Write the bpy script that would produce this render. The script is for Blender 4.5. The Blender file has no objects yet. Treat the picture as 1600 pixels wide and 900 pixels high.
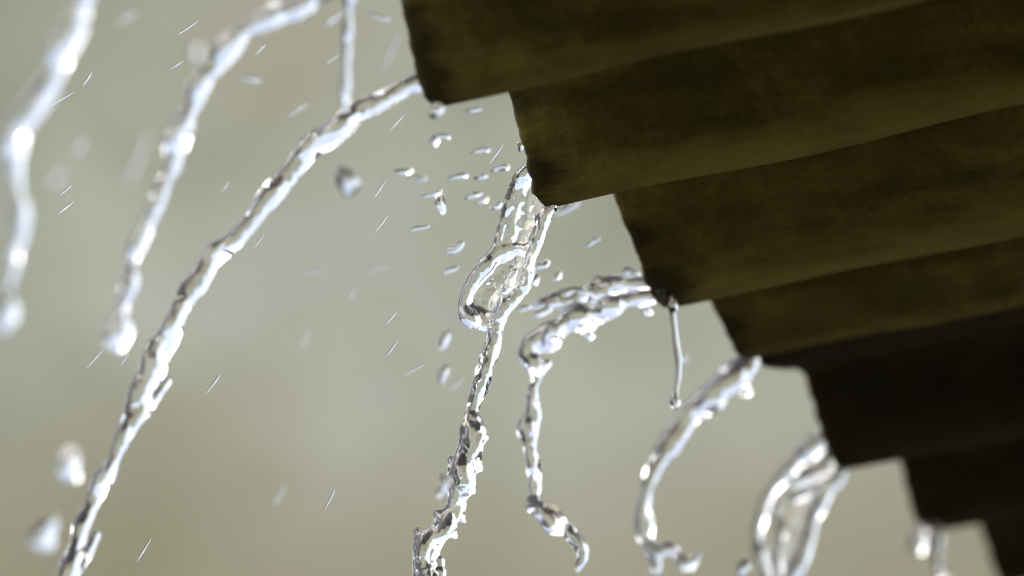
import bpy, math, random
import numpy as np
from mathutils import Vector, Matrix

R = math.radians
S = bpy.context.scene
COL = S.collection

# ------------------------------------------------------------------ camera
LENS, PITCH = 183.78, R(17.114)
CAM_Z = 1.62
cam_d = bpy.data.cameras.new('camera')
cam_d.lens = LENS; cam_d.sensor_width = 36.0
cam_d.clip_start = 0.05; cam_d.clip_end = 4000
cam = bpy.data.objects.new('camera', cam_d); COL.objects.link(cam)
cam.location = (0, 0, CAM_Z)
cam.rotation_euler = (R(90) + PITCH, 0, 0)
S.camera = cam
cam_d.dof.use_dof = True
cam_d.dof.focus_distance = 2.70
cam_d.dof.aperture_fstop = 4.4
cam_d.dof.aperture_blades = 0

# ------------------------------------------------------------------ world, sun, exposure
SUN_EL, SUN_AZ = R(46), R(-106)      # azimuth clockwise from +Y
w = bpy.data.worlds.new('World'); S.world = w; w.use_nodes = True
nt = w.node_tree; nt.nodes.clear()
sky = nt.nodes.new('ShaderNodeTexSky'); sky.sky_type = 'NISHITA'; sky.sun_disc = False
sky.sun_elevation = SUN_EL; sky.sun_rotation = SUN_AZ
sky.air_density = 1.0; sky.dust_density = 3.0; sky.ozone_density = 1.0
hs = nt.nodes.new('ShaderNodeHueSaturation'); hs.inputs['Saturation'].default_value = 0.52
bg = nt.nodes.new('ShaderNodeBackground'); bg.inputs['Strength'].default_value = 0.15
wo = nt.nodes.new('ShaderNodeOutputWorld')
nt.links.new(sky.outputs[0], hs.inputs['Color']); nt.links.new(hs.outputs[0], bg.inputs[0])
nt.links.new(bg.outputs[0], wo.inputs[0])
sd = bpy.data.lights.new('sun', 'SUN'); sd.energy = 0.9; sd.angle = R(32); sd.color = (1.0, 0.96, 0.9)
sun = bpy.data.objects.new('sun', sd); COL.objects.link(sun)
sdir = Vector((math.sin(SUN_AZ) * math.cos(SUN_EL), math.cos(SUN_AZ) * math.cos(SUN_EL), math.sin(SUN_EL)))
sun.rotation_euler = sdir.to_track_quat('Z', 'Y').to_euler(); sun.location = sdir * 30
vs = S.view_settings
S.display_settings.display_device = 'sRGB'
vs.view_transform = 'Standard'; vs.look = 'None'; vs.exposure = 1.25; vs.gamma = 1.0; vs.use_curve_mapping = False
S.render.engine = 'CYCLES'
cy = S.cycles
cy.max_bounces = 16; cy.transmission_bounces = 14; cy.glossy_bounces = 6; cy.diffuse_bounces = 4
cy.caustics_reflective = False; cy.caustics_refractive = False
cy.use_denoising = True
cy.use_adaptive_sampling = True; cy.adaptive_threshold = 0.01

# ------------------------------------------------------------------ projection helpers
F_PX = LENS / 36 * 1600
cp, sp = math.cos(PITCH), math.sin(PITCH)
C0 = np.array([0, 0, CAM_Z])
RT = np.array([1.0, 0, 0]); FW = np.array([0, cp, sp]); UP = np.array([0, -sp, cp])
TH, SL = R(20.02), R(5.77)
D_ = np.array([math.sin(TH), math.cos(TH), 0])                 # along the eave, away from us
AH = np.array([math.cos(TH), -math.sin(TH), 0])                # horizontal, up the roof
AX = AH * math.cos(SL) + np.array([0, 0, math.sin(SL)])        # along the corrugations
ZU = np.array([0, 0, 1.0])
E0 = np.array([-0.1041, 2.2291, CAM_Z + 0.8685])
PER, AMP = 0.177, 0.0378

def ray(px, py):
    return FW + RT * (px - 800) / F_PX - UP * (py - 450) / F_PX
def on_plane(px, py, P, n):
    r = ray(px, py); return C0 + r * (np.dot(P - C0, n) / np.dot(r, n))
def on_wave(px, py, i):                                          # vertical plane of trough i
    return on_plane(px, py, E0 + D_ * PER * i, D_)
def at_depth(px, py, dep):
    return C0 + ray(px, py) * dep

# ------------------------------------------------------------------ object helpers
def link(name, mesh, mat=None, parent=None, loc=(0, 0, 0)):
    o = bpy.data.objects.new(name, mesh); COL.objects.link(o)
    o.location = loc
    if mat: mesh.materials.append(mat)
    if parent: o.parent = parent
    return o
def tag(o, label=None, cat=None, group=None, kind=None):
    if label: o['label'] = label
    if cat: o['category'] = cat
    if group: o['group'] = group
    if kind: o['kind'] = kind
    return o
def mesh_of(name, v, f, smooth=True, closed=False):
    v = np.asarray(v, float)
    if closed:                                                   # outward normals: water must refract as water
        ff = np.asarray(f); a, b_, c, d = (v[ff[:, k]] for k in range(4))
        vol = np.einsum('ij,ij->', a, np.cross(b_, c)) + np.einsum('ij,ij->', a, np.cross(c, d))
        if vol < 0: f = ff[:, ::-1]
    m = bpy.data.meshes.new(name)
    m.from_pydata(np.asarray(v).tolist(), [], np.asarray(f).tolist() if not isinstance(f, list) else f)
    if smooth: m.polygons.foreach_set('use_smooth', [True] * len(m.polygons))
    m.validate(); m.update()
    return m

# ------------------------------------------------------------------ materials
def new_mat(name):
    m = bpy.data.materials.new(name); m.use_nodes = True
    t = m.node_tree; b = t.nodes['Principled BSDF']
    return m, t, b
def N(t, kind, **kw):
    n = t.nodes.new(kind)
    for k, v in kw.items():
        if hasattr(n, k): setattr(n, k, v)
        else: n.inputs[k.replace('_', ' ')].default_value = v
    return n
def noise(t, vec, scale, detail=4, rough=0.55, dist=0.0):
    n = t.nodes.new('ShaderNodeTexNoise')
    n.inputs['Scale'].default_value = scale; n.inputs['Detail'].default_value = detail
    n.inputs['Roughness'].default_value = rough; n.inputs['Distortion'].default_value = dist
    t.links.new(vec, n.inputs['Vector']); return n.outputs[0]
def mapping(t, vec, scale=(1, 1, 1), rot=(0, 0, 0), loc=(0, 0, 0)):
    n = t.nodes.new('ShaderNodeMapping'); n.inputs['Scale'].default_value = scale
    n.inputs['Rotation'].default_value = rot; n.inputs['Location'].default_value = loc
    t.links.new(vec, n.inputs['Vector']); return n.outputs[0]
def ramp(t, fac, stops):
    n = t.nodes.new('ShaderNodeValToRGB'); e = n.color_ramp.elements
    while len(e) < len(stops): e.new(0.5)
    for k, (p, c) in enumerate(stops):
        e[k].position = p; e[k].color = (*c, 1) if len(c) == 3 else c
    t.links.new(fac, n.inputs[0]); return n.outputs[0]
def mix(t, fac, a, b, mode='MIX'):
    n = t.nodes.new('ShaderNodeMix'); n.data_type = 'RGBA'; n.blend_type = mode
    for sock, val in ((n.inputs[0], fac), (n.inputs[6], a), (n.inputs[7], b)):
        if isinstance(val, (int, float)): sock.default_value = val
        elif isinstance(val, tuple): sock.default_value = (*val, 1)
        else: t.links.new(val, sock)
    return n.outputs[2]
def bump(t, b, h, strength=0.3, dist=0.002):
    n = t.nodes.new('ShaderNodeBump'); n.inputs['Strength'].default_value = strength
    n.inputs['Distance'].default_value = dist
    t.links.new(h, n.inputs['Height']); t.links.new(n.outputs[0], b.inputs['Normal'])
g3 = lambda v: (v, v, v)

WATER, t, b = new_mat('clear_water')
b.inputs['Base Color'].default_value = (1, 1, 1, 1); b.inputs['Roughness'].default_value = 0.0
b.inputs['IOR'].default_value = 1.333; b.inputs['Transmission Weight'].default_value = 1.0

def sheet_material(name, cols, stain, rough, lip_light):
    m, t, b = new_mat(name)
    tc = t.nodes.new('ShaderNodeTexCoord').outputs['Object']
    big = noise(t, tc, 24, 6, 0.62, 0.4)
    c = ramp(t, big, [(0.30, cols[0]), (0.5, cols[1]), (0.68, cols[2])])
    green = noise(t, mapping(t, tc, (1, 1, 1), loc=(3, 1, 2)), 26, 4, 0.6)
    c = mix(t, ramp(t, green, [(0.5, g3(0)), (0.7, g3(0.55))]), c, stain)
    # long run marks down the corrugations
    runs = noise(t, mapping(t, tc, (3, 60, 60)), 1.0, 5, 0.6)
    c = mix(t, 0.55, c, ramp(t, runs, [(0.35, g3(0.45)), (0.6, g3(1.0))]), 'MULTIPLY')
    fine = noise(t, tc, 260, 5, 0.7)
    c = mix(t, 0.5, c, ramp(t, fine, [(0.35, g3(0.55)), (0.62, g3(1.15))]), 'MULTIPLY')
    # soaked rim along the cut end, with a ragged front
    sep = t.nodes.new('ShaderNodeSeparateXYZ'); t.links.new(tc, sep.inputs[0])
    rag = noise(t, mapping(t, tc, (8, 40, 40)), 1.0, 5, 0.6)
    add = t.nodes.new('ShaderNodeMath'); add.operation = 'MULTIPLY_ADD'
    t.links.new(rag, add.inputs[0]); add.inputs[1].default_value = -0.075; t.links.new(sep.outputs[0], add.inputs[2])
    low = t.nodes.new('ShaderNodeMath'); low.operation = 'MULTIPLY_ADD'      # soaks higher near the wave bottoms
    t.links.new(sep.outputs[2], low.inputs[0]); low.inputs[1].default_value = 0.38; t.links.new(add.outputs[0], low.inputs[2])
    mr = t.nodes.new('ShaderNodeMapRange'); t.links.new(low.outputs[0], mr.inputs[0])
    mr.inputs[1].default_value = -0.042; mr.inputs[2].default_value = -0.030
    mr.inputs[3].default_value = 0.85; mr.inputs[4].default_value = 0.0
    # pale patches along every wave bottom: lit lower lips painted into the colour
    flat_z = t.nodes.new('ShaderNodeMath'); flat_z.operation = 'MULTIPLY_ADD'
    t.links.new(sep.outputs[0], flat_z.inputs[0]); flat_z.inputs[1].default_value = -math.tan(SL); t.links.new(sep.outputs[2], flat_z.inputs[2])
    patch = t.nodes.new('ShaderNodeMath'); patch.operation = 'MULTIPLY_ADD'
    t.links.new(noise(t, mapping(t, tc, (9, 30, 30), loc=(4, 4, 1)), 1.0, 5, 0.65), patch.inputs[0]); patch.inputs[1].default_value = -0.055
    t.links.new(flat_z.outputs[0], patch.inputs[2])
    lip = t.nodes.new('ShaderNodeMapRange'); t.links.new(patch.outputs[0], lip.inputs[0])
    lip.inputs[1].default_value = -0.066; lip.inputs[2].default_value = -0.048; lip.inputs[3].default_value = 0.75; lip.inputs[4].default_value = 0.0
    c = mix(t, lip.outputs[0], c, lip_light)
    c = mix(t, mr.outputs[0], c, (0.014, 0.010, 0.004))
    t.links.new(c, b.inputs['Base Color'])
    b.inputs['Roughness'].default_value = rough
    b.inputs['Specular IOR Level'].default_value = 0.08
    hsum = t.nodes.new('ShaderNodeMath'); hsum.operation = 'MULTIPLY_ADD'
    t.links.new(fine, hsum.inputs[0]); hsum.inputs[1].default_value = 0.35; t.links.new(big, hsum.inputs[2])
    bump(t, b, hsum.outputs[0], 0.5, 0.003)
    return m
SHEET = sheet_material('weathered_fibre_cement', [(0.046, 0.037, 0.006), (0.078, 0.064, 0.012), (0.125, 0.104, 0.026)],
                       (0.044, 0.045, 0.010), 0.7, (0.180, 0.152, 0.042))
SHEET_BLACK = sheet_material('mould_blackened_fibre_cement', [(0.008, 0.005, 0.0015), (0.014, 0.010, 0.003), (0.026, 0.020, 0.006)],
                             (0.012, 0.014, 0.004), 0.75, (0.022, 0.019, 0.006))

def wall_material():
    m, t, b = new_mat('stained_plaster')
    tc = t.nodes.new('ShaderNodeTexCoord').outputs['Object']
    c = ramp(t, noise(t, mapping(t, tc, (1, 1, 0.75), loc=(1.3, 0, 0.4)), 1.5, 4, 0.5, 0.4),
             [(0.30, (0.205, 0.215, 0.15)), (0.48, (0.375, 0.38, 0.29)), (0.66, (0.445, 0.452, 0.375))])
    st = noise(t, mapping(t, tc, (1.5, 1.5, 0.9)), 1.8, 5, 0.6)
    c = mix(t, ramp(t, st, [(0.42, g3(0)), (0.72, g3(0.5))]), c, (0.26, 0.285, 0.215))
    br = noise(t, mapping(t, tc, (0.8, 0.8, 1.7), loc=(2, 5, 1)), 1.3, 4, 0.55)
    c = mix(t, ramp(t, br, [(0.50, g3(0)), (0.70, g3(0.55))]), c, (0.35, 0.315, 0.215))
    # tide mark of rising damp on the lower plaster
    sz = t.nodes.new('ShaderNodeSeparateXYZ'); t.links.new(tc, sz.inputs[0])
    wv = noise(t, mapping(t, tc, (1, 1, 1), loc=(7, 2, 3)), 2.2, 5, 0.6)
    ad = t.nodes.new('ShaderNodeMath'); ad.operation = 'MULTIPLY_ADD'
    t.links.new(wv, ad.inputs[0]); ad.inputs[1].default_value = -0.75; t.links.new(sz.outputs[2], ad.inputs[2])
    m2 = t.nodes.new('ShaderNodeMapRange'); t.links.new(ad.outputs[0], m2.inputs[0])
    m2.inputs[1].default_value = 3.60; m2.inputs[2].default_value = 3.95; m2.inputs[3].default_value = 0.62; m2.inputs[4].default_value = 0.0
    c = mix(t, m2.outputs[0], c, (0.27, 0.235, 0.14))
    t.links.new(c, b.inputs['Base Color']); b.inputs['Roughness'].default_value = 0.9
    bump(t, b, noise(t, tc, 60, 6, 0.65), 0.4, 0.004)
    return m
WALL = wall_material()

def ground_material():
    m, t, b = new_mat('wet_paving')
    tc = t.nodes.new('ShaderNodeTexCoord').outputs['Object']
    c = ramp(t, noise(t, tc, 1.5, 6, 0.6), [(0.3, (0.030, 0.026, 0.018)), (0.7, (0.055, 0.048, 0.032))])
    c = mix(t, 0.5, c, ramp(t, noise(t, tc, 90, 4, 0.7), [(0.3, g3(0.6)), (0.7, g3(1.2))]), 'MULTIPLY')
    t.links.new(c, b.inputs['Base Color'])
    t.links.new(ramp(t, noise(t, tc, 0.9, 3), [(0.4, g3(0.55)), (0.6, g3(0.8))]), b.inputs['Roughness'])
    bump(t, b, noise(t, tc, 120, 4, 0.7), 0.3, 0.004)
    return m
GROUND = ground_material()

def concrete_material():
    m, t, b = new_mat('pale_concrete')
    tc = t.nodes.new('ShaderNodeTexCoord').outputs['Object']
    c = ramp(t, noise(t, tc, 2.5, 6, 0.6), [(0.3, (0.26, 0.23, 0.16)), (0.7, (0.36, 0.32, 0.23))])
    t.links.new(c, b.inputs['Base Color']); b.inputs['Roughness'].default_value = 0.8
    bump(t, b, noise(t, tc, 90, 5, 0.7), 0.3, 0.003)
    return m
CONCRETE = concrete_material()

def brick_material():
    m, t, b = new_mat('dark_brick')
    tc = t.nodes.new('ShaderNodeTexCoord').outputs['Object']
    n = t.nodes.new('ShaderNodeTexBrick'); n.inputs['Scale'].default_value = 4.2
    n.inputs['Color1'].default_value = (0.026, 0.019, 0.015, 1); n.inputs['Color2'].default_value = (0.018, 0.015, 0.013, 1)
    n.inputs['Mortar'].default_value = (0.032, 0.029, 0.026, 1); n.inputs['Mortar Size'].default_value = 0.015
    t.links.new(mapping(t, tc, rot=(R(90), 0, 0)), n.inputs['Vector'])
    c = mix(t, 0.6, n.outputs['Color'], ramp(t, noise(t, tc, 3, 5), [(0.3, g3(0.5)), (0.7, g3(1.2))]), 'MULTIPLY')
    t.links.new(c, b.inputs['Base Color']); b.inputs['Roughness'].default_value = 0.85
    return m
BRICK = brick_material()

# ------------------------------------------------------------------ setting: ground and walls
def grid_box(name, x0, x1, y0, y1, z0, z1):
    v = [(x, y, z) for x in (x0, x1) for y in (y0, y1) for z in (z0, z1)]
    f = [(0, 1, 3, 2), (4, 6, 7, 5), (0, 4, 5, 1), (2, 3, 7, 6), (0, 2, 6, 4), (1, 5, 7, 3)]
    return mesh_of(name, v, f, False)
g = link('ground', mesh_of('ground', [(-900, -900, 0), (900, -900, 0), (900, 900, 0), (-900, 900, 0)], [(0, 1, 2, 3)], False), GROUND)
tag(g, kind='structure')
def slab(a0, a1, d0, d1, z0, z1):
    B = E0 * np.array([1, 1, 0])
    v = [tuple(B + AH * a_ + D_ * d_ + ZU * z_) for a_ in (a0, a1) for d_ in (d0, d1) for z_ in (z0, z1)]
    return mesh_of('slab', v, [(0, 1, 3, 2), (4, 6, 7, 5), (0, 4, 5, 1), (2, 3, 7, 6), (0, 2, 6, 4), (1, 5, 7, 3)], False)
bounce_ob = link('bounce_slab', slab(-3.4, 0.15, -7.0, 5.6, -0.05, 0.10), CONCRETE)  # unseen pale slab, added to bounce light up onto the wave bottoms
tag(bounce_ob, kind='structure')

WY = 9.3
wall = bpy.data.objects.new('building', None); COL.objects.link(wall); wall.location = (0, WY, 0)
tag(wall, 'stained grey green plaster building wall out of focus behind the rain', 'building')
pw = link('wall', grid_box('wall', -1.62, 1.35, 0.0, 4.5, 3.45, 5.22), WALL, wall)
cop = link('coping', grid_box('coping', -1.66, 1.39, -0.04, 4.54, 5.223, 5.29), WALL, wall)
low = link('unseen_lower_storey', grid_box('unseen_lower_storey', -1.72, 6.0, -0.03, 4.6, 0, 3.447), BRICK, wall)  # unseen storey, added in dark brick so the water refracts dark from below
added_wing = link('added_side_wing', grid_box('added_side_wing', 1.40, 6.0, -0.03, 4.6, 3.45, 6.2), BRICK, wall)  # unseen wing, added to give the water a dark right side to refract

# ------------------------------------------------------------------ the corrugated roof
def catmull(pts, n):
    pts = np.asarray(pts, float)
    P = np.vstack([2 * pts[0] - pts[1], pts, 2 * pts[-1] - pts[-2]])
    out = []
    for i in range(1, len(P) - 2):
        p0, p1, p2, p3 = P[i - 1], P[i], P[i + 1], P[i + 2]
        for k in range(n):
            s = k / n
            out.append(0.5 * ((2 * p1) + (-p0 + p2) * s + (2 * p0 - 5 * p1 + 4 * p2 - p3) * s * s + (-p0 + 3 * p1 - 3 * p2 + p3) * s ** 3))
    out.append(pts[-1]); return np.array(out)

def eave_uv(px, py):
    P = on_plane(px, py, E0, AH); q = P - E0
    return np.array([np.dot(q, D_), q[2]])

# near flank of every wave as it shows in the eave plane: notch side first, wave bottom last
FLANK = {
    1: [(628, 0), (640, 60), (652, 112), (664, 152), (681, 168)],
    2: [(800, 140), (815, 205), (828, 262), (841, 312), (859, 325)],
    3: [(964, 304), (986, 370), (1008, 425), (1025, 468), (1048, 482)],
    4: [(1115, 468), (1128, 500), (1142, 532), (1153, 555), (1172, 562)],
    5: [(1255, 580), (1272, 628), (1290, 685), (1302, 724), (1318, 736)],
    6: [(1405, 708), (1415, 745), (1426, 787), (1436, 820), (1452, 833)],
    7: [(1530, 811), (1540, 842), (1550, 872), (1560, 905), (1574, 916)],
}
def sine_pt(i, tt): return np.array([(i + tt) * PER, -AMP * math.cos(2 * math.pi * tt)])
def wave_pts(i, crest_before=True):
    """control points (u, z) of wave i from the crest before its bottom to half way up the far flank"""
    out = []
    if i in FLANK:
        fl = [eave_uv(*p) for p in FLANK[i]]
        bot = fl[-1]
        top = fl[0]
        cz = AMP
        if crest_before:
            cu = top[0] - 0.040
            out.append(np.array([cu, cz])); 
            out.append(np.array([top[0] - 0.018, cz * 0.62 + top[1] * 0.38 if top[1] < cz else cz]))
        out += fl
        out.append(bot + np.array([0.020, 0.010])); out.append(bot + np.array([0.042, 0.036]))
    else:
        for tt in (-0.5, -0.38, -0.25, -0.12, -0.04, 0.03, 0.12, 0.25): out.append(sine_pt(i, tt))
    return out

def roof_sheet(name, waves, tail, mat, parent, dz=0.0, lap=None, length=2.6, thick=0.0065, seed=1):
    ctl = []
    if lap: ctl += lap
    for i in waves: ctl += wave_pts(i, not (lap and i == waves[0]))
    ctl += tail(ctl[-1])
    # monotone in u
    cc = [ctl[0]]
    for p in ctl[1:]:
        if p[0] > cc[-1][0] + 0.0015: cc.append(p)
    prof = catmull(cc, 8)
    for _ in range(10): prof[1:-1] = 0.25 * prof[:-2] + 0.5 * prof[1:-1] + 0.25 * prof[2:]
    n = len(prof)
    tan = np.gradient(prof, axis=0); tan /= np.linalg.norm(tan, axis=1)[:, None]
    nor = np.stack([-tan[:, 1], tan[:, 0]], 1)
    rng = np.random.default_rng(seed)
    # ragged cut end
    chips = np.where(rng.random(n) < 0.06, rng.uniform(-0.0012, 0.0006, n), 0)
    rag = chips + np.convolve(rng.normal(size=n + 8), np.ones(3) / 3, 'valid')[:n] * 0.0007 + np.convolve(rng.normal(size=n + 40), np.ones(24) / 24, 'valid')[:n] * 0.0012
    L = np.concatenate([[-0.0024, 0, 0.004], np.linspace(0.02, 0.5, 24), np.linspace(0.6, length, 14)])
    m = len(L); V = []
    sag = rng.normal(size=(6, 2)) * 0.0008
    for layer, off in ((0, 0.0), (1, thick)):
        for a, l in enumerate(L):
            rr = rag * max(0, 1 - l / 0.02)
            o2 = off + (0.0030 if layer == 0 else -0.0012) * (1 if a == 0 else 0)   # worn arris
            wob = sum(s[0] * np.sin(prof[:, 0] * 9 * (q + 1) + l * 5 * (q + 1) + s[1] * 2000) for q, s in enumerate(sag)) * min(1, l / 0.1)
            pu = prof[:, 0] + nor[:, 0] * o2; pz = prof[:, 1] + nor[:, 1] * o2 + wob + dz
            P = E0 + D_ * pu[:, None] + ZU * pz[:, None] + AX * (l + rr)[:, None]
            V.append(P)
    V = np.concatenate(V)
    idx = lambda layer, a, k: (layer * m + a) * n + k
    F = []
    for a in range(m - 1):
        for k in range(n - 1):
            F.append((idx(0, a, k), idx(0, a + 1, k), idx(0, a + 1, k + 1), idx(0, a, k + 1)))
            F.append((idx(1, a, k), idx(1, a, k + 1), idx(1, a + 1, k + 1), idx(1, a + 1, k)))
    for k in range(n - 1):
        F.append((idx(0, 0, k), idx(0, 0, k + 1), idx(1, 0, k + 1), idx(1, 0, k)))
        F.append((idx(0, m - 1, k), idx(1, m - 1, k), idx(1, m - 1, k + 1), idx(0, m - 1, k + 1)))
    for a in range(m - 1):
        F.append((idx(0, a, 0), idx(1, a, 0), idx(1, a + 1, 0), idx(0, a + 1, 0)))
        F.append((idx(0, a, n - 1), idx(0, a + 1, n - 1), idx(1, a + 1, n - 1), idx(1, a, n - 1)))
    # local frame: x up the roof from the cut end, y along the eave, z up
    loc = E0 + D_ * PER * waves[0]
    Mx = np.stack([AH, D_, ZU], 0)
    Vl = (V - loc) @ Mx.T
    me = mesh_of(name, Vl, F, True)
    o = link(name, me, mat, parent)
    return o, loc

roof = bpy.data.objects.new('corrugated_roof', None); COL.objects.link(roof)
tag(roof, 'dark brown corrugated roof seen from below, its wavy eave pouring rainwater', 'roof')
roof.location = E0
FR = Matrix(((AH[0], D_[0], 0), (AH[1], D_[1], 0), (0, 0, 1)))     # columns: AH, D_, Z
def place(o, loc):
    o.matrix_local = Matrix.Translation(Vector(loc - E0)) @ FR.to_4x4()
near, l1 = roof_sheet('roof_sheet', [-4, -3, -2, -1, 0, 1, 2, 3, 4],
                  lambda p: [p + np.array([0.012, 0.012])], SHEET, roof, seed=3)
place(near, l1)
lap0 = [eave_uv(1183, 560), eave_uv(1187, 569), eave_uv(1200, 575), eave_uv(1228, 578)]
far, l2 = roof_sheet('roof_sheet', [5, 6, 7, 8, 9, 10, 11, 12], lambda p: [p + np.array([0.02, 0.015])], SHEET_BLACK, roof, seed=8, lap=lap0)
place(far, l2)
near['label'] = 'brown roof sheet with the four largest waves'
far['label'] = 'blackened roof sheet at the far end of the eave'

# unseen house wall on the inner side, added to darken underside and refractions
hw = mesh_of('unseen_house_wall', [tuple(E0 * np.array([1, 1, 0]) + AH * a_ + D_ * d_ + ZU * z_) for a_ in (1.35, 1.55) for d_ in (-4, 5) for z_ in (0, 2.54)],
             [(0, 1, 3, 2), (4, 6, 7, 5), (0, 4, 5, 1), (2, 3, 7, 6), (0, 2, 6, 4), (1, 5, 7, 3)], False)
hwo = link('unseen_house_wall', hw, BRICK); tag(hwo, 'unseen dark brick house wall added for shade under the inner side of the roof', 'wall')

# ------------------------------------------------------------------ water: implicit surfaces
def wiggle(rng, s, freq, n=4):
    return sum(np.sin(s * freq * rng.uniform(0.5, 1.6) + rng.uniform(0, 6.28)) for _ in range(n)) / math.sqrt(n) * 0.9

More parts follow.
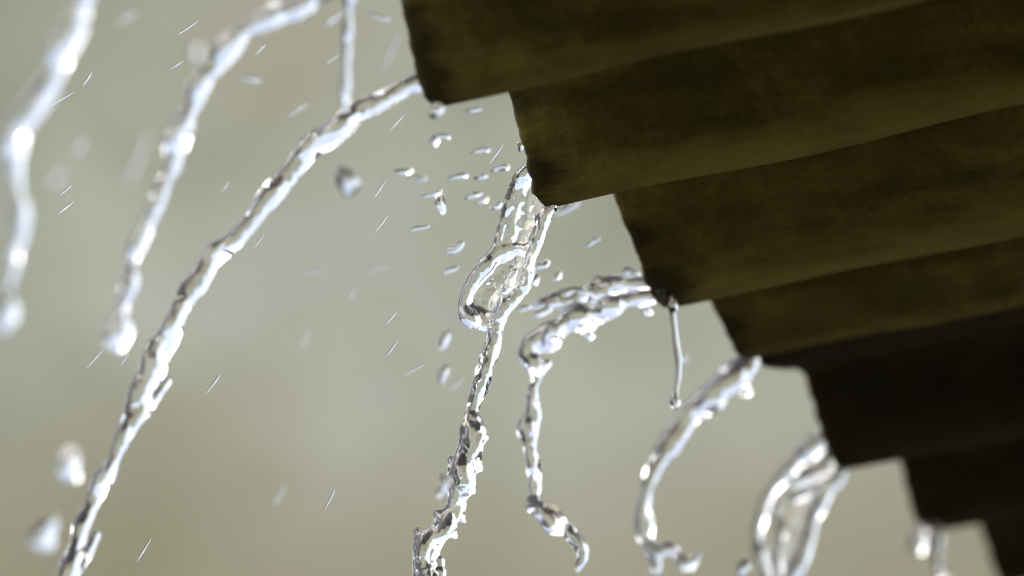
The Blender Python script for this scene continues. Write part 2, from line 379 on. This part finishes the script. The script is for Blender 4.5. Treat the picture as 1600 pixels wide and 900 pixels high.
class Water:
    """a body of water in the vertical plane of one trough, grown from chains of round cones and films"""
    def __init__(self, wave, seed, h=0.00045):
        self.o = E0 + D_ * PER * wave; self.wave = wave; self.h = h
        self.rng = np.random.default_rng(seed); self.ch = []; self.films = []
        self.scale = np.dot(self.o + np.array([0, 0, 0]) - C0, FW) / F_PX     # metres per photo pixel
    def loc(self, px, py, dz=0.0):
        q = on_wave(px, py, self.wave) - self.o
        return np.array([np.dot(q, AH), q[2], dz * self.scale])
    def chain(self, tr, k=2.0, flat=1.0, bead=0.12, beadf=0.09, sway=0.0, n=6):
        P = np.array([[*self.loc(x, y), r * self.scale] for x, y, r, *_ in tr])
        dz = np.array([(q[3] if len(q) > 3 else 0) * self.scale for q in tr]); P[:, 2] += dz
        Q = catmull(P, n)
        ds = np.linalg.norm(np.diff(Q[:, :3], axis=0), axis=1); s = np.concatenate([[0], np.cumsum(ds)]) / self.scale
        Q[:, 3] *= np.clip(1 + bead * wiggle(self.rng, s, beadf), 0.45, 1.8)
        if sway:
            for c in range(3): Q[:, c] += sway * self.scale * wiggle(self.rng, s, 0.06)
        self.ch.append((Q, k * self.scale, flat)); return s
    def rope(self, tr, strands=3, off=0.5, rad=0.66, twist=0.035, k=6.0, flat=0.9, thin=1.0, bead=0.14, beadf=0.08, n=7, jit=0.15):
        P = np.array([[*self.loc(x, y), r * thin * self.scale] for x, y, r, *_ in tr]); Q = catmull(P, n)
        ds = np.linalg.norm(np.diff(Q[:, :3], axis=0), axis=1); s = np.concatenate([[0], np.cumsum(ds)]) / self.scale
        T = np.gradient(Q[:, :3], axis=0); T /= np.linalg.norm(T, axis=1)[:, None] + 1e-12
        Bn = np.array([0, 0, 1.0]); A = np.cross(T, Bn); A /= np.linalg.norm(A, axis=1)[:, None] + 1e-12
        B = np.cross(T, A)
        ph0 = self.rng.uniform(0, 6.28)
        for j in range(strands):
            ph = ph0 + j * 2 * math.pi / strands + s * twist + 0.9 * wiggle(self.rng, s, 0.03)
            oo = off * (1 + jit * wiggle(self.rng, s, 0.05))
            q = Q.copy()
            q[:, :3] += (A * np.cos(ph)[:, None] + B * flat * np.sin(ph)[:, None]) * (Q[:, 3] * oo)[:, None]
            q[:, 3] = Q[:, 3] * rad * np.clip(1 + bead * wiggle(self.rng, s, beadf), 0.4, 1.7)
            self.ch.append((q, k * self.scale, flat))
    def blob(self, x, y, r, dz=0, k=5, flat=1.0, dx=0, dy=0):
        p = self.loc(x - dx, y - dy, dz); q = self.loc(x + dx + 0.5, y + dy + 0.5, dz)
        self.ch.append((np.array([[*p, r * self.scale], [*q, r * self.scale]]), k * self.scale, flat))
    def film(self, poly, t, bulge=0.0, k=4.0):
        self.films.append((np.array([self.loc(x, y)[:2] for x, y in poly]), t * self.scale, bulge * self.scale, k * self.scale))
    def build(self, name, amp=0.8, cell=(9, 9, 9), seed2=0):
        h = self.h
        pts = np.concatenate([q[:, :3] for q, _, _ in self.ch]); rad = np.concatenate([q[:, 3] for q, _, _ in self.ch])
        mg = 6 * h + 0.001
        lo = (pts - rad[:, None]).min(0) - mg; hi = (pts + rad[:, None]).max(0) + mg
        nn = np.ceil((hi - lo) / h).astype(int) + 1
        G = np.full(nn, 0.02, np.float32)
        axs = [lo[c] + h * np.arange(nn[c]) for c in range(3)]
        def window(a, b_):
            i0 = np.maximum(((a - lo) / h).astype(int), 0); i1 = np.minimum(((b_ - lo) / h).astype(int) + 2, nn)
            return tuple(slice(i0[c], i1[c]) for c in range(3))
        def smin(sl, d, k):
            g_ = G[sl]; e = np.maximum(k - np.abs(g_ - d), 0) / max(k, 1e-9)
            G[sl] = np.minimum(g_, d) - e * e * k * 0.25
        for poly, th, bulge, k in self.films:
            a = np.array([*poly.min(0), -th * 6 - abs(bulge)]); b_ = np.array([*poly.max(0), th * 6 + abs(bulge)])
            sl = window(a - 0.002, b_ + 0.002)
            X, Y = np.meshgrid(axs[0][sl[0]], axs[1][sl[1]], indexing='ij')
            d2 = np.full(X.shape, 1e9); ins = np.zeros(X.shape, bool)
            for p, q in zip(poly, np.roll(poly, -1, 0)):
                e = q - p; tt = np.clip(((X - p[0]) * e[0] + (Y - p[1]) * e[1]) / (e @ e), 0, 1)
                d2 = np.minimum(d2, (X - p[0] - tt * e[0]) ** 2 + (Y - p[1] - tt * e[1]) ** 2)
                c_ = ((p[1] > Y) != (q[1] > Y)) & (X < (q[0] - p[0]) * (Y - p[1]) / ((q[1] - p[1]) + 1e-12) + p[0]); ins ^= c_
            sd = np.sqrt(d2) * np.where(ins, -1, 1)
            mid = bulge * np.clip(-sd / (abs(sd.min()) + 1e-9), 0, 1)
            rel = np.abs(axs[2][sl[2]][None, None, :] - mid[:, :, None]) - th
            smin(sl, np.maximum(rel, sd[:, :, None]).astype(np.float32), k)
        for q, k, flat in self.ch:
            r = q[:, 3]
            sl0 = window((q[:, :3] - r[:, None]).min(0) - k - 3 * h, (q[:, :3] + r[:, None]).max(0) + k + 3 * h)
            off = np.array([s_.start for s_ in sl0])
            T = np.full([s_.stop - s_.start for s_ in sl0], 0.02, np.float32)
            for i in range(len(q) - 1):
                p0, p1, r0, r1 = q[i, :3], q[i + 1, :3], r[i], r[i + 1]
                m_ = max(r0, r1) + k + 3 * h
                sl = window(np.minimum(p0, p1) - m_, np.maximum(p0, p1) + m_)
                ls = tuple(slice(s_.start - off[c], s_.stop - off[c]) for c, s_ in enumerate(sl))
                ls = tuple(slice(max(s_.start, 0), min(s_.stop, T.shape[c])) for c, s_ in enumerate(ls))
                x = axs[0][ls[0].start + off[0]:ls[0].stop + off[0]][:, None, None] - p0[0]
                y = axs[1][ls[1].start + off[1]:ls[1].stop + off[1]][None, :, None] - p0[1]
                z = (axs[2][ls[2].start + off[2]:ls[2].stop + off[2]][None, None, :] - p0[2])
                e = p1 - p0; tt = np.clip((x * e[0] + y * e[1] + z * e[2]) / (e @ e + 1e-15), 0, 1)
                d = np.sqrt((x - tt * e[0]) ** 2 + (y - tt * e[1]) ** 2 + ((z - tt * e[2]) / flat) ** 2) - (r0 + tt * (r1 - r0))
                T[ls] = np.minimum(T[ls], d)
            smin(sl0, T, k)
        # ripple the surface
        if amp:
            rng = np.random.default_rng(seed2 + 77)
            I = np.argwhere(np.abs(G) < 0.004)
            W_ = I * h
            tot = np.zeros(len(I))
            for oc, wt in ((1.0, 1.0), (0.5, 0.55)):
                cs = np.array(cell) * self.scale * oc
                lat = rng.normal(size=tuple((np.array(nn) * h / cs).astype(int) + 3))
                u = W_ / cs; i0 = u.astype(int); f = u - i0; f = f * f * (3 - 2 * f)
                acc = 0
                for c in range(8):
                    o_ = np.array([(c >> 2) & 1, (c >> 1) & 1, c & 1])
                    wv = np.prod(np.where(o_, f, 1 - f), 1); j = i0 + o_
                    acc = acc + wv * lat[j[:, 0], j[:, 1], j[:, 2]]
                tot += acc * wt
            G[I[:, 0], I[:, 1], I[:, 2]] += (tot * amp * self.scale).astype(np.float32)
        V, F = surface_nets(G)
        V = lo + V * h
        Pw = self.o + AH * V[:, :1] + ZU * V[:, 1:2] + D_ * V[:, 2:3]
        top = self.o + AH * pts[0, 0] + ZU * pts[0, 1] + D_ * pts[0, 2]
        me = mesh_of(name, Pw - top, F, True, True)
        return link(name, me, WATER, None, Vector(top))

def surface_nets(G):
    s = G < 0
    n = np.array(s.shape)
    c = [s[a:n[0] - 1 + a, b_:n[1] - 1 + b_, d:n[2] - 1 + d] for a in (0, 1) for b_ in (0, 1) for d in (0, 1)]
    any_ = c[0].copy(); all_ = c[0].copy()
    for q in c[1:]: any_ |= q; all_ &= q
    I = np.argwhere(any_ & ~all_)
    vid = np.full(n - 1, -1, np.int32); vid[I[:, 0], I[:, 1], I[:, 2]] = np.arange(len(I))
    val = {}
    for a in (0, 1):
        for b_ in (0, 1):
            for d in (0, 1): val[(a, b_, d)] = G[I[:, 0] + a, I[:, 1] + b_, I[:, 2] + d].astype(float)
    acc = np.zeros((len(I), 3)); cnt = np.zeros(len(I))
    cor = list(val)
    for A in cor:
        for ax in range(3):
            if A[ax]: continue
            B = tuple(A[i] + (i == ax) for i in range(3))
            va, vb = val[A], val[B]; cr = (va < 0) != (vb < 0)
            tt = np.where(cr, va / np.where(cr, va - vb, 1), 0)
            p = np.tile(np.array(A, float), (len(I), 1)); p[:, ax] += tt
            acc += p * cr[:, None]; cnt += cr
    V = I + acc / cnt[:, None]
    Fs = []
    for ax in range(3):
        sl0 = [slice(None)] * 3; sl1 = [slice(None)] * 3
        sl0[ax] = slice(0, n[ax] - 1); sl1[ax] = slice(1, n[ax])
        b1, b2 = [(1, 2), (2, 0), (0, 1)][ax]
        E = np.argwhere(s[tuple(sl0)] != s[tuple(sl1)])
        E = E[(E[:, b1] > 0) & (E[:, b2] > 0) & (E[:, b1] < n[b1] - 1) & (E[:, b2] < n[b2] - 1)]
        u1 = np.zeros(3, int); u1[b1] = 1; u2 = np.zeros(3, int); u2[b2] = 1
        q = [E - u1 - u2, E - u2, E, E - u1]
        ids = np.stack([vid[p[:, 0], p[:, 1], p[:, 2]] for p in q], 1)
        inside_first = s[E[:, 0], E[:, 1], E[:, 2]]
        ids = np.where(inside_first[:, None], ids, ids[:, ::-1])
        Fs.append(ids)
    F = np.concatenate(Fs); F = F[(F >= 0).all(1)]
    # one pass of gentle relaxation against voxel facets
    for w_ in (0.5, 0.4):
        acc = np.zeros_like(V); cnt = np.zeros(len(V))
        for a, b_ in ((0, 1), (1, 2), (2, 3), (3, 0)):
            for i, j in ((a, b_), (b_, a)):
                for cc in range(3): acc[:, cc] += np.bincount(F[:, i], V[F[:, j], cc], len(V))
                cnt += np.bincount(F[:, i], minlength=len(V))
        V = V + w_ * (acc / np.maximum(cnt, 1)[:, None] - V)
    return V, F

# --- the near streams at the left (troughs out of the frame above)
A = Water(-1, 11, 0.0005)
A.rope([(172, -70, 24), (150, -40, 24), (128, 0, 24), (110, 45, 26), (95, 85, 26), (75, 125, 24), (50, 165, 25), (28, 205, 27), (20, 245, 20), (24, 290, 17),
        (28, 340, 19), (27, 380, 17), (16, 425, 11), (9, 452, 8), (12, 484, 21), (9, 512, 13)], strands=2, off=0.30, rad=0.80, twist=0.016, thin=0.82, bead=0.3, beadf=0.055)
o = A.build('water_stream', 0.9, (20, 26, 20), 1)
tag(o, 'blurred stream of rainwater falling along the left edge of the photo', 'water stream', 'streams of rainwater off the roof')

B = Water(0, 12, 0.0005)
B.rope([(540, -40, 22), (515, -22, 22), (480, 0, 22), (440, 20, 22), (405, 38, 23), (375, 57, 25), (350, 83, 20), (326, 112, 19), (306, 142, 20), (294, 178, 20), (278, 217, 23),
        (268, 255, 18), (254, 295, 17), (238, 335, 17), (220, 372, 16), (206, 410, 14), (203, 448, 16), (192, 480, 15), (185, 515, 23), (183, 542, 15)],
       strands=2, off=0.32, rad=0.78, twist=0.02, thin=0.82, bead=0.32, beadf=0.06)
o = B.build('water_stream', 0.9, (18, 20, 18), 2)
tag(o, 'second stream from the left, twisted and ending in a fat round drop', 'water stream', 'streams of rainwater off the roof')

Cc = Water(1, 13, 0.00042)
Cc.rope([(700, 118, 12), (676, 121, 13), (652, 129, 14), (605, 150, 15), (565, 172, 17), (530, 193, 22), (500, 215, 24), (478, 240, 18), (455, 268, 17), (425, 305, 18), (395, 340, 18),
         (360, 375, 17), (330, 408, 17), (300, 450, 19), (277, 487, 18), (256, 530, 19), (240, 572, 21), (226, 612, 22), (205, 657, 15), (185, 700, 15), (165, 745, 17),
         (142, 790, 12), (125, 832, 13), (116, 868, 20), (102, 905, 17), (90, 945, 16)], strands=2, off=0.38, rad=0.74, twist=0.015, bead=0.2, beadf=0.07, k=6)
Cc.chain([(262, 595, 5), (240, 625, 9), (215, 660, 7), (190, 700, 6)], k=4)
Cc.chain([(150, 835, 7), (138, 860, 10), (120, 890, 9), (105, 920, 8)], k=4)
o = Cc.build('water_stream', 0.8, (17, 20, 17), 3)
tag(o, 'long arcing stream of water from the nearest roof wave to the bottom left corner', 'water stream', 'streams of rainwater off the roof')

# --- the looped sheet in the middle
D = Water(2, 14, 0.00036)
D.chain([(846, 258, 9), (832, 262, 10), (818, 272, 11), (804, 292, 10), (794, 320, 8), (785, 350, 7), (778, 380, 8), (766, 405, 11), (746, 430, 12), (731, 455, 9), (725, 480, 10), (735, 498, 12), (755, 508, 10), (774, 514, 8)], k=5)
D.chain([(862, 322, 7, 8), (852, 332, 9, 6), (846, 352, 9, 4), (838, 380, 8), (828, 415, 9, -5), (822, 445, 10, -4), (805, 465, 11), (788, 480, 12), (778, 503, 10), (774, 522, 9)], k=5)
D.chain([(822, 278, 7, 4), (808, 306, 8, 6), (799, 336, 7, 8), (797, 362, 8, 6), (786, 388, 9, 3), (766, 408, 7, 0)], k=9, flat=0.6)
D.chain([(764, 404, 7), (790, 392, 9, 4), (806, 386, 7, 4), (828, 392, 6)], k=9, flat=0.6)
D.chain([(806, 425, 5, -5), (796, 448, 8, -6), (786, 472, 8)], k=8, flat=0.7)
D.chain([(738, 486, 9), (756, 498, 10, 2), (776, 492, 8)], k=9, flat=0.6)
D.film([(845, 258), (818, 272), (804, 292), (794, 320), (785, 350), (778, 380), (766, 405), (746, 430), (731, 455), (725, 480), (735, 498), (755, 508), (774, 516),
        (788, 480), (805, 465), (822, 445), (828, 415), (838, 380), (846, 352), (852, 330)], 2.6, 12.0, 7.0)
D.rope([(774, 516, 9), (770, 545, 13), (760, 575, 15), (750, 605, 13), (741, 630, 10), (738, 655, 13), (740, 682, 19), (729, 712, 19), (722, 742, 20), (717, 772, 17), (709, 800, 14), (694, 824, 17),
        (675, 842, 18), (664, 866, 17), (666, 895, 18), (676, 930, 18)], strands=3, off=0.46, rad=0.62, twist=0.026, bead=0.2, beadf=0.07, k=6)
for x, y, r, dx, dy in ((750, 668, 8, 4, 10), (728, 690, 7, 3, 14), (745, 715, 6, 2, 12), (706, 735, 6, 1, 14), (738, 748, 5, 2, 14), (705, 765, 6, 2, 10), (722, 800, 6, 2, 10),
                        (690, 812, 7, 5, 6), (705, 828, 6, 3, 5), (655, 845, 6, 2, 12), (682, 878, 6, 1, 12), (652, 880, 5, 1, 12), (690, 885, 5, 1, 8)):
    D.blob(x, y, r, D.rng.uniform(-4, 4), 9, 1, dx, dy * 1.3)
o = D.build('water_stream', 0.85, (12, 17, 12), 4)
tag(o, 'sharp stream opening into a looped clear water sheet below the second roof wave', 'water stream', 'streams of rainwater off the roof')

# --- fourth stream: broad mouth, then a thin beaded tail
E_ = Water(3, 15, 0.00042)
E_.rope([(1034, 436, 16), (1005, 438, 18), (960, 445, 17), (915, 456, 15), (870, 468, 12), (835, 478, 8), (815, 484, 5)], strands=2, off=0.5, rad=0.6, twist=0.03, bead=0.26, beadf=0.09, k=5)
E_.rope([(1040, 462, 14), (1012, 464, 16), (970, 472, 18), (925, 490, 22), (885, 510, 21), (850, 530, 20), (830, 553, 18), (842, 580, 14), (833, 610, 11), (830, 650, 15), (827, 690, 15), (831, 725, 13),
         (835, 755, 11), (833, 775, 8), (840, 797, 17), (865, 814, 17), (885, 828, 14), (900, 845, 12), (907, 864, 13), (903, 888, 5)], strands=2, off=0.42, rad=0.68, twist=0.028, bead=0.24, beadf=0.08, k=5)
for x, y, r, dx, dy in ((1008, 482, 8, 3, 4), (918, 520, 8, 4, 5), (985, 425, 8, 6, 3), (960, 452, 8, 8, 3), (940, 440, 7, 6, 3), (850, 488, 6, 8, -4), (822, 560, 9, 3, 4), (850, 572, 7, 5, -6), (930, 470, 7, 8, 2), (890, 478, 7, 9, -3)):
    E_.blob(x, y, r, E_.rng.uniform(-8, 8), 4, 1, dx, dy)
o = E_.build('water_stream', 0.9, (16, 17, 16), 5)
tag(o, 'stream with a frothy broad mouth and zigzag beaded tail below the third roof wave', 'water stream', 'streams of rainwater off the roof')

F5 = Water(4, 16, 0.0005)
F5.rope([(1176, 556, 10), (1166, 568, 17), (1158, 580, 21), (1145, 592, 26), (1116, 612, 24), (1090, 637, 20), (1068, 664, 18), (1046, 690, 18), (1030, 716, 14), (1015, 750, 14), (1008, 785, 13), (1005, 820, 14), (1012, 846, 9),
         (1026, 866, 15), (1045, 858, 15), (1058, 867, 9), (1075, 879, 12), (1092, 866, 4)], strands=2, off=0.36, rad=0.76, twist=0.018, bead=0.16, k=5)
F5.blob(1042, 684, 9, -6, 3); F5.blob(1162, 602, 9, 4, 4, 1, 2, 8); F5.blob(1024, 880, 10, 0, 3, 1, 0, 6)
o = F5.build('water_stream', 0.8, (16, 18, 16), 6)
tag(o, 'hook shaped stream pouring from the last brown wave before the black sheet', 'water stream', 'streams of rainwater off the roof')

G5 = Water(5, 17, 0.0005)
G5.chain([(1310, 672, 12), (1290, 682, 14), (1262, 703, 13), (1226, 740, 10), (1202, 770, 9), (1187, 810, 8), (1183, 850, 9), (1194, 890, 10), (1202, 930, 10)], k=5)
G5.chain([(1316, 738, 8), (1308, 748, 11), (1290, 766, 13), (1275, 800, 11), (1262, 840, 11), (1250, 875, 13), (1234, 905, 12), (1226, 935, 12)], k=5)
G5.chain([(1296, 705, 7, 5), (1290, 730, 8, 7), (1268, 740, 8, 8), (1238, 752, 8, 7)], k=4)
G5.chain([(1288, 750, 6, 5), (1266, 764, 8, 8), (1240, 776, 8, 8)], k=4)
G5.chain([(1210, 790, 5, 4), (1220, 830, 5, 6), (1214, 870, 6, 4), (1218, 920, 7, 2)], k=4)
G5.film([(1310, 672), (1262, 703), (1226, 740), (1202, 770), (1187, 810), (1183, 850), (1194, 890), (1202, 930), (1226, 935), (1234, 905), (1262, 840), (1275, 800), (1290, 766), (1318, 742)], 2.4, 7.0)
o = G5.build('water_stream', 0.6, (18, 22, 18), 7)
tag(o, 'wide blurred water sheet with thick rims under the first black wave', 'water stream', 'streams of rainwater off the roof')

H5 = Water(6, 18, 0.0005)
H5.rope([(1452, 822, 12), (1440, 832, 13), (1432, 850, 12), (1436, 862, 7)], strands=2, off=0.4, rad=0.7)
H5.rope([(1466, 828, 10), (1460, 842, 12), (1462, 868, 12), (1468, 895, 12), (1476, 930, 12)], strands=2, off=0.45, rad=0.65)
o = H5.build('water_stream', 0.9, (12, 12, 12), 8)
tag(o, 'short blurred forked stream under the farthest black wave, bottom right', 'water stream', 'streams of rainwater off the roof')

T1 = Water(0.15, 19, 0.00042)
T1.chain([(548, -40, 8), (545, -5, 9), (544, 30, 8), (541, 80, 7), (540, 120, 9), (538, 150, 7), (538, 172, 4)], bead=0.22, k=3, n=10)
o = T1.build('water_thread', 0.7, (10, 22, 10), 9)
tag(o, 'thin straight water thread dropping in from the top onto the long arcing stream', 'water thread', 'thin threads dripping off the roof')

T2 = Water(3, 20, 0.00034)
T2.chain([(1052, 474, 6), (1051, 480, 8), (1051, 488, 6.5), (1053, 505, 5), (1056, 535, 5), (1060, 562, 5.5), (1060, 588, 4.5), (1057, 608, 3.6), (1055, 622, 6.5), (1055, 629, 8), (1055, 633, 6.5)], bead=0.05, k=2, n=10)
o = T2.build('water_thread', 0.25, (9, 20, 9), 10)
tag(o, 'thin water thread with a tiny bead at its end, hanging from the third wave', 'water thread', 'thin threads dripping off the roof')

# ------------------------------------------------------------------ drops
def drop_mesh(name, half, rad, ang, seed, taper=0.0, rough=0.08):
    """a drop lying in the plane facing the lens, long axis at ang (radians, counter-clockwise from photo right)"""
    rng = np.random.default_rng(seed)
    nu, nv = 22, 16
    V = []; F = []
    ax = RT * math.cos(ang) + UP * math.sin(ang); sx = -RT * math.sin(ang) + UP * math.cos(ang)
    ph = rng.uniform(0, 6.28, 4)
    for i in range(nu + 1):
        tt = math.pi * i / nu; x = -math.cos(tt); r0 = math.sin(tt) * (1 + taper * x)
        for j in range(nv):
            a = 2 * math.pi * j / nv
            rr = r0 * (1 + rough * (math.sin(2 * a + ph[0] + 2 * x) + 0.6 * math.sin(3 * a + ph[1] - 3 * x) + 0.6 * math.sin(3 * x + ph[2])))
            V.append(ax * x * half + (sx * math.cos(a) + FW * math.sin(a)) * rr * rad + sx * rad * rough * 2 * math.sin(2.2 * x + ph[3]))
    for i in range(nu):
        for j in range(nv):
            k = (j + 1) % nv
            F.append((i * nv + j, i * nv + k, (i + 1) * nv + k, (i + 1) * nv + j))
    return mesh_of(name, V, F, True, True)

def drop(name, x, y, L, r, deg, dep, label, cat, group, taper=0.0, rough=0.16):
    s = dep / F_PX
    drop.n += 1
    o = link(name, drop_mesh(name, L * s, r * s, R(deg), 100 + drop.n, taper, rough), WATER, None, Vector(at_depth(x, y, dep)))
    return tag(o, label, cat, group)
drop.n = 0
FD = 2.70
G_D, G_S, G_R = 'falling water drops', 'splash droplets beside the roof edge', 'slanting raindrops'
for a in (
    (681, 173, 13, 11, 80, 2.50, 'round drop hanging from the tip of the nearest roof wave', 0.0),
    (680, 221, 8, 7, 75, 2.53, 'tiny round drop just below the drop hanging from the nearest wave', 0.0),
    (540, 283, 25, 15, 97, 2.40, 'fat upright drop right of the long arcing stream', -0.1),
    (689, 318, 17, 9, 92, 2.62, 'narrow upright drop left of the looped water sheet', 0.0),
    (695, 530, 17, 8, 90, 2.52, 'upper of two small upright drops left of the sharp stream', 0.0),
    (693, 585, 16, 7, 90, 2.50, 'lower of two small upright drops left of the sharp stream', 0.0),
    (690, 757, 20, 8, 88, 2.48, 'pale drop touching the sharp stream on its left, low down', 0.0),
    (110, 724, 30, 20, 100, 2.28, 'large blurred wedge drop left of the long arcing stream', -0.3),
    (73, 832, 30, 21, 75, 2.26, 'large blurred lopsided drop in the bottom left corner', -0.25),
    (596, 612, 22, 9, 95, 1.62, 'faint ghostly drop in the empty middle of the wall', 0.0),
    (352, 500, 22, 8, 95, 1.65, 'faint upright drop right of the long stream at mid height', 0.0),
    (306, 82, 16, 8, 70, 2.1, 'faint drop left of the second stream near the top', 0.0),
    (1160, 886, 16, 9, 82, 3.0, 'small drop at the bottom edge beside the wide water sheet', 0.0),
    (1071, 560, 8, 5, 60, 2.95, 'faint speck of water right of the beaded thread', 0.0),
    (812, 229, 8, 5, 95, 2.66, 'tiny drop clinging to the edge of the second wave', 0.0),
):
    drop('water_drop', a[0], a[1], a[2], a[3], a[4], a[5], a[6], 'water drop', G_D, a[7])
for a in (
    (740, 172, 13, 4, -3, 2.56, 'flat droplet directly under the nearest roof wave'),
    (690, 213, 15, 4, 0, 2.57, 'flat droplet just above the tiny round drop'),
    (751, 236, 16, 4, 6, 2.58, 'flat droplet left of the second wave, high up'),
    (782, 263, 16, 5, 9, 2.60, 'bright flat droplet left of the top of the looped sheet'),
    (630, 267, 16, 5, 6, 2.56, 'leftmost bright flat droplet of the splash'),
    (653, 279, 15, 4, 6, 2.50, 'dim flat droplet just right of the leftmost bright one'),
    (716, 276, 17, 4.5, 8, 2.58, 'longer bright droplet in the middle of the splash'),
    (752, 277, 12, 4.5, 5, 2.58, 'short bright droplet right of the longer one in the splash'),
    (675, 303, 17, 4, 14, 2.60, 'tilted droplet above the narrow upright drop'),
    (740, 306, 15, 5, 15, 2.58, 'upper of a close pair of droplets left of the looped sheet'),
    (753, 314, 12, 4, 17, 2.56, 'lower of a close pair of droplets left of the looped sheet'),
    (776, 321, 11, 5, 15, 2.60, 'droplet touching the left rim of the looped sheet'),
    (656, 356, 16, 4, 17, 2.60, 'tilted droplet below the narrow upright drop'),
    (711, 387, 17, 7, 24, 2.60, 'largest bright droplet left of the looped sheet'),
    (704, 422, 15, 4, 27, 2.58, 'tilted droplet under the largest bright droplet'),
    (927, 378, 13, 4, 26, 2.85, 'tilted droplet above the frothy stream mouth'),
    (871, 430, 10, 5, 50, 2.85, 'stubby droplet above the frothy stream, near the looped sheet'),
    (845, 415, 15, 7, 30, 2.82, 'blurred droplet right of the looped sheet'),
    (834, 437, 12, 8, 40, 2.84, 'blurred droplet between looped sheet and frothy stream'),
    (886, 325, 22, 6, 20, 2.95, 'faint droplet just under the second wave'),
    (388, 123, 20, 3, -5, 2.45, 'level droplet right of the second stream near the top'),
    (592, 26, 17, 3, -14, 2.5, 'droplet tilting down, left of the nearest wave at the top'),
    (520, 30, 16, 4, 28, 2.45, 'droplet left of the straight thread at the top'),
):
    drop('splash_droplet', a[0], a[1], a[2], a[3], a[4], a[5], a[6], 'droplet', G_S, 0.15, 0.15)
for x1, y1, x2, y2, r, dep, lab in (
    (183, 38, 212, 18, 3.5, 2.3, 'thick raindrop near the top between the first two streams'),
    (278, 54, 309, 33, 1.6, 2.7, 'thin raindrop left of the top of the second stream'),
    (265, 109, 286, 95, 1.4, 2.7, 'short thin raindrop touching the left of the second stream'),
    (129, 134, 144, 112, 1.8, 2.7, 'steep short raindrop right of the first stream'),
    (75, 167, 115, 144, 1.3, 2.7, 'shallow thin raindrop right of the first stream'),
    (116, 243, 132, 215, 4, 2.2, 'soft steep raindrop between the first two streams'),
    (77, 293, 97, 263, 5, 2.1, 'soft wide raindrop right of the first stream, lower'),
    (94, 305, 112, 289, 1.5, 2.7, 'upper of two thin raindrops right of the first stream'),
    (89, 335, 115, 314, 1.8, 2.7, 'lower of two thin raindrops right of the first stream'),
    (200, 290, 232, 205, 4, 2.15, 'long faint raindrop left of the second stream'),
    (398, 86, 416, 68, 1.4, 2.75, 'thin raindrop right of the second stream'),
    (450, 183, 483, 160, 1.8, 2.5, 'faint raindrop above the long arcing stream'),
    (510, 100, 530, 84, 1.4, 2.6, 'thin raindrop left of the straight thread'),
    (598, 112, 622, 50, 2.2, 2.4, 'long faint raindrop left of the nearest wave'),
    (608, 205, 632, 178, 1.3, 2.75, 'thin raindrop below the start of the long arcing stream'),
    (764, 256, 787, 225, 1.6, 2.7, 'crisp raindrop crossing the splash left of the second wave'),
    (584, 310, 603, 280, 1.5, 2.7, 'thin raindrop left of the splash'),
    (585, 364, 608, 334, 1.4, 2.7, 'thin raindrop below and left of the splash'),
    (470, 428, 510, 419, 2, 2.45, 'faint level raindrop at mid height'),
    (573, 424, 610, 414, 2, 2.45, 'faint level raindrop left of the looped sheet'),
    (604, 506, 620, 486, 1.6, 2.7, 'upper of two steep raindrops in the middle'),
    (604, 556, 621, 531, 1.8, 2.7, 'lower of two steep raindrops in the middle'),
    (632, 586, 667, 566, 1.6, 2.62, 'shallow raindrop left of the sharp stream'),
    (700, 612, 726, 588, 2, 2.5, 'faint raindrop close left of the sharp stream'),
    (322, 614, 344, 585, 1.9, 2.7, 'crisp raindrop right of the long arcing stream'),
    (134, 576, 160, 547, 1.3, 2.75, 'thin raindrop left of the fat round drop'),
    (188, 570, 202, 551, 1.3, 2.75, 'tiny raindrop just below the fat round drop'),
    (507, 797, 523, 764, 1.7, 2.7, 'steep raindrop alone low in the middle'),
    (214, 877, 236, 841, 1.6, 2.7, 'steep raindrop near the bottom right of the long arcing stream'),
    (396, 388, 412, 366, 1.4, 2.75, 'thin raindrop just right of the long arcing stream'),
    (426, 790, 446, 758, 2.2, 2.45, 'faint raindrop low between the long and the sharp stream'),
    (345, 300, 358, 284, 1.4, 2.6, 'short raindrop between second and long stream'),
    (546, 470, 556, 448, 1.5, 2.5, 'faint short raindrop in the middle'),
    (470, 545, 484, 512, 1.8, 2.4, 'long faint raindrop in the middle of the wall'),
):
    L = math.hypot(x2 - x1, y2 - y1) / 2; dg = math.degrees(math.atan2(y1 - y2, x2 - x1))
    drop('raindrop', (x1 + x2) / 2, (y1 + y2) / 2, L, r, dg, dep, lab, 'raindrop', G_R, 0.1, 0.04)
